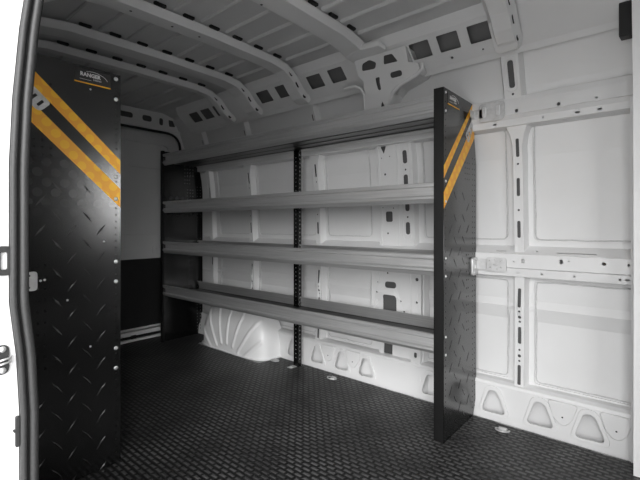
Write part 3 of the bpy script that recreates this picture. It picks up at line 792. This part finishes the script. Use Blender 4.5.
# middle upright with punched flange
bm = bmesh.new()
yb = 2.082; ux = -1.958
hs = [rr(v, z, .010, .0105, .003, 2) for z in [.05 + .028 * k for k in range(52)] for v in (.016,)]
plate(box2(0, .032, .0, 1.50), hs, .002, lambda u, v, w: (ux + .020 + w, 2.05 + u, v), bm)
plate(box2(-.020, .022, .0, 1.50), [circ(0, .06 + .028 * k, .0042, 6) for k in range(50)], .002, lambda u, v, w: (ux + u, 2.05 - w, v), bm)
up = part('upright', bm, 'black', u1, kind=None, label='black perforated middle upright')
bm = bmesh.new()
plate(box2(.0, .016, .0, 1.50), [rr(.008, .06 + .028 * k, .006, .012, .003, 2) for k in range(50)], .0015, lambda u, v, w: (ux + .0225 + u, 2.083 - w, v), bm)
part('punched_flange', bm, 'zinc', up, kind=None)
bm = bmesh.new(); addbox(bm, ux - .028, ux + .012, 1.99, 2.047, .0005, .004, .001); disc(bm, (ux - .008, 2.012, .004), .009, .006, 'Z'); part('foot', bm, 'zinc', up, kind=None)
# fixing brackets
bm = bmesh.new()
yr = Yu - .062
plate(rr(0, 0, .118, .088, .016), [], .003, lambda u, v, w: (-.660 + u, yr - .003 - w, 1.520 + v), bm, bevel=.001)
plate(box2(0, .075, -.018, .018), [circ(.055, 0, .006)], .003, lambda u, v, w: (-.745 + w, 2.065 - u + .03 - .01, 1.515 + v), bm)
addbox(bm, -.745, -.70, yr - .006, yr - .003, 1.495, 1.54, .001)
br = part('bracket', bm, 'zinc', u1, kind=None, label='galvanised plate bracket on the upper rail')
for dx in (-.034, .030):
    bm = bmesh.new(); plate(rr(-.660 + dx, 1.522, .016, .050, .008), [], .005, lambda u, v, w: (u, yr - .005 - w, v), bm, bevel=.002); part('bead', bm, 'bolt', br, kind=None)
bm = bmesh.new(); yr2 = Ym - .074
hsb = [circ(-.028, -.016, .004, 8), circ(-.028, .018, .004, 8), circ(.022, -.016, .004, 8), circ(.022, .018, .004, 8), rr(-.004, .0, .018, .004), circ(.005, -.024, .003, 8), circ(-.006, .024, .003, 8)]
plate(rr(0, 0, .096, .068, .010), hsb, .003, lambda u, v, w: (-.655 + u, yr2 - .004 - w, .775 + v), bm)
plate(rr(0, 0, .060, .088, .010), [rr(.0, .0, .014, .026)], .013, lambda u, v, w: (-.7598 + w, 2.085 + u - .0, .762 + v), bm)
addbox(bm, -.750, -.70, yr2 - .007, yr2 - .004, .745, .800, .001)
br = part('bracket', bm, 'zinc', u1, kind=None, label='punched galvanised plate bracket on the waist rail')
for dy, z in ((-.018, .794), (-.018, .732), (.018, .794)):
    bm = bmesh.new(); disc(bm, (-.747, 2.085 + dy, z), .006, .005, 'X'); part('bolt', bm, 'bolt', br, True, kind=None)

u2 = unit('black shelving unit end panel close beside the sliding door seal, orange stripes', None, -1.710, -3.10, .755, -1, 'left', None)
bm = bmesh.new()
plate(rr(.448, .772, .030, .066, .010), [circ(.440, .750, .004, 8), circ(.440, .792, .004, 8)], .003, lambda u, v, w: (-1.708 + w, u, v), bm, bevel=.001)
br = part('bracket', bm, 'zinc', u2, kind=None, label='pale galvanised bracket plate')
for y, z in ((.474, .7713), (.4865, .773)):
    bm = bmesh.new(); disc(bm, (-1.7095, y, z), .0045, .003, 'X'); part('bolt', bm, 'bolt', u2.children[0], True, kind=None)
for y, z in ((.690, .905), (.560, .69), (.640, 1.495), (.640, .50)):
    bm = bmesh.new(); disc(bm, (-1.7098, y, z), .0040, .002, 'X'); part('rivet', bm, 'zinc', u2.children[0], True, kind=None)
bm = bmesh.new(); addbox(bm, -1.7095, -1.700, .4545, .4575, .30, .412, .001); part('bracket', bm, 'zinc', u2, kind=None)

# ------------------------------------------------------------------ tie-down rings
def ring():
    r = link('tie_down_ring', None, None)
    bm = bmesh.new()
    plate(circ(0, .004, .022, 20), [], .003, lambda u, v, w: (u * 1.05, v * .7, w), bm, bevel=.001)
    plate(rr(0, .006, .034, .012, .005), [], .011, lambda u, v, w: (u, v, w + .002), bm, bevel=.003)
    link('base', tomesh(bm, 'ring_base', False), M['zinc'], r)
    bm = bmesh.new(); pts = []
    for k in range(19):
        a = -.10 - (PI - .2) * k / 18
        pts.append((.031 * math.cos(a), .034 * math.sin(a) - .004,   .010 + .004 * (-math.sin(a))))
    tube(bm, [(.020, 0, .010)] + pts + [(-.020, 0, .010)], .0034, 8)
    link('loop', tomesh(bm, 'ring_loop', True), M['zinc'], r)
    bm = bmesh.new()
    disc(bm, (-.008, .004, .0105), .0035, .0012, 'Z', 8); disc(bm, (.009, .004, .0105), .0035, .0012, 'Z', 8)
    link('screw', tomesh(bm, 'ring_screw', True), M['rubber'], r)
    return r
r0 = ring()
spots = [((-.600, 2.035, 0), .15, 'silver tie-down ring on the mat right of the near shelf end panel'),
         ((-1.616, 2.030, 0), -.2, 'silver tie-down ring on the mat below the shelves, right of the middle upright'),
         ((-2.139, 2.030, 0), .3, 'silver tie-down ring on the mat next to the wheel arch')]
for i, (loc, rz, lab) in enumerate(spots):
    if i == 0: r = r0
    else:
        r = r0.copy(); COL.objects.link(r)
        for ch_ in list(r0.children):
            c = ch_.copy(); COL.objects.link(c); c.parent = r
    r.location = loc; r.rotation_euler = (0, 0, rz)
    r['label'] = lab; r['category'] = 'tie-down ring'; r['group'] = 'tie-down rings along the wall'

# ------------------------------------------------------------------ light, world, camera
wd = bpy.data.worlds.new('sky'); SC.world = wd; wd.use_nodes = True
nt = wd.node_tree; bg = nt.nodes['Background']
tc = N(nt, 'ShaderNodeTexCoord'); sp = N(nt, 'ShaderNodeSeparateXYZ'); nt.links.new(tc.outputs['Generated'], sp.inputs[0])
rp = N(nt, 'ShaderNodeValToRGB'); nt.links.new(sp.outputs['Z'], rp.inputs[0])
rp.color_ramp.elements[0].position = 0; rp.color_ramp.elements[0].color = (.35, .35, .35, 1)
rp.color_ramp.elements[1].position = .01; rp.color_ramp.elements[1].color = (1, 1, 1, 1)
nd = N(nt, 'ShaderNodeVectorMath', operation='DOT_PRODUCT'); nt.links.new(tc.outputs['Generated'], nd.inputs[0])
nd.inputs[1].default_value = Vector((1.71, .73, .13)).normalized()           # added bright sky lobe aimed through the driver's window opening at the left panel
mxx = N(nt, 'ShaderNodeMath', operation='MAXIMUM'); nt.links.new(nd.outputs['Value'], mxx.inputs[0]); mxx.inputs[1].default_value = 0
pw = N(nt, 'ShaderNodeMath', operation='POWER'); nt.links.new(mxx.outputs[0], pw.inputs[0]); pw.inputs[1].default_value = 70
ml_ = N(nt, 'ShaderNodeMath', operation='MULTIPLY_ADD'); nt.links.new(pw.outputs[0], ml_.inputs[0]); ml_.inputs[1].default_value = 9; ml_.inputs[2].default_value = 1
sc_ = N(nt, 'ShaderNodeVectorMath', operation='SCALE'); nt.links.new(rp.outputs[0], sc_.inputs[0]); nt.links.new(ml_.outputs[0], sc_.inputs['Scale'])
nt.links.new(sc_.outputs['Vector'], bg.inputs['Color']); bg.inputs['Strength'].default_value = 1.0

su = bpy.data.lights.new('soft_daylight', 'SUN'); su.energy = 2.9; su.angle = math.radians(60)
so = bpy.data.objects.new('soft_daylight', su); COL.objects.link(so)
so.rotation_euler = Vector((-.75, 1, -.38)).to_track_quat('-Z', 'Y').to_euler()
cam = bpy.data.cameras.new('camera'); co = bpy.data.objects.new('camera', cam); COL.objects.link(co); SC.camera = co
cam.lens = 412 * 36 / 640; cam.sensor_width = 36; cam.shift_y = -15 / 640; cam.clip_start = .02
co.location = (0, 0, .97); co.rotation_euler = (PI / 2, 0, math.radians(40.35))
SC.view_settings.view_transform = 'Standard'; SC.view_settings.look = 'None'; SC.view_settings.gamma = 1
SC.view_settings.use_curve_mapping = False
SC.view_settings.exposure = 1.0
SC.cycles.max_bounces = 10; SC.cycles.diffuse_bounces = 6; SC.cycles.use_denoising = True
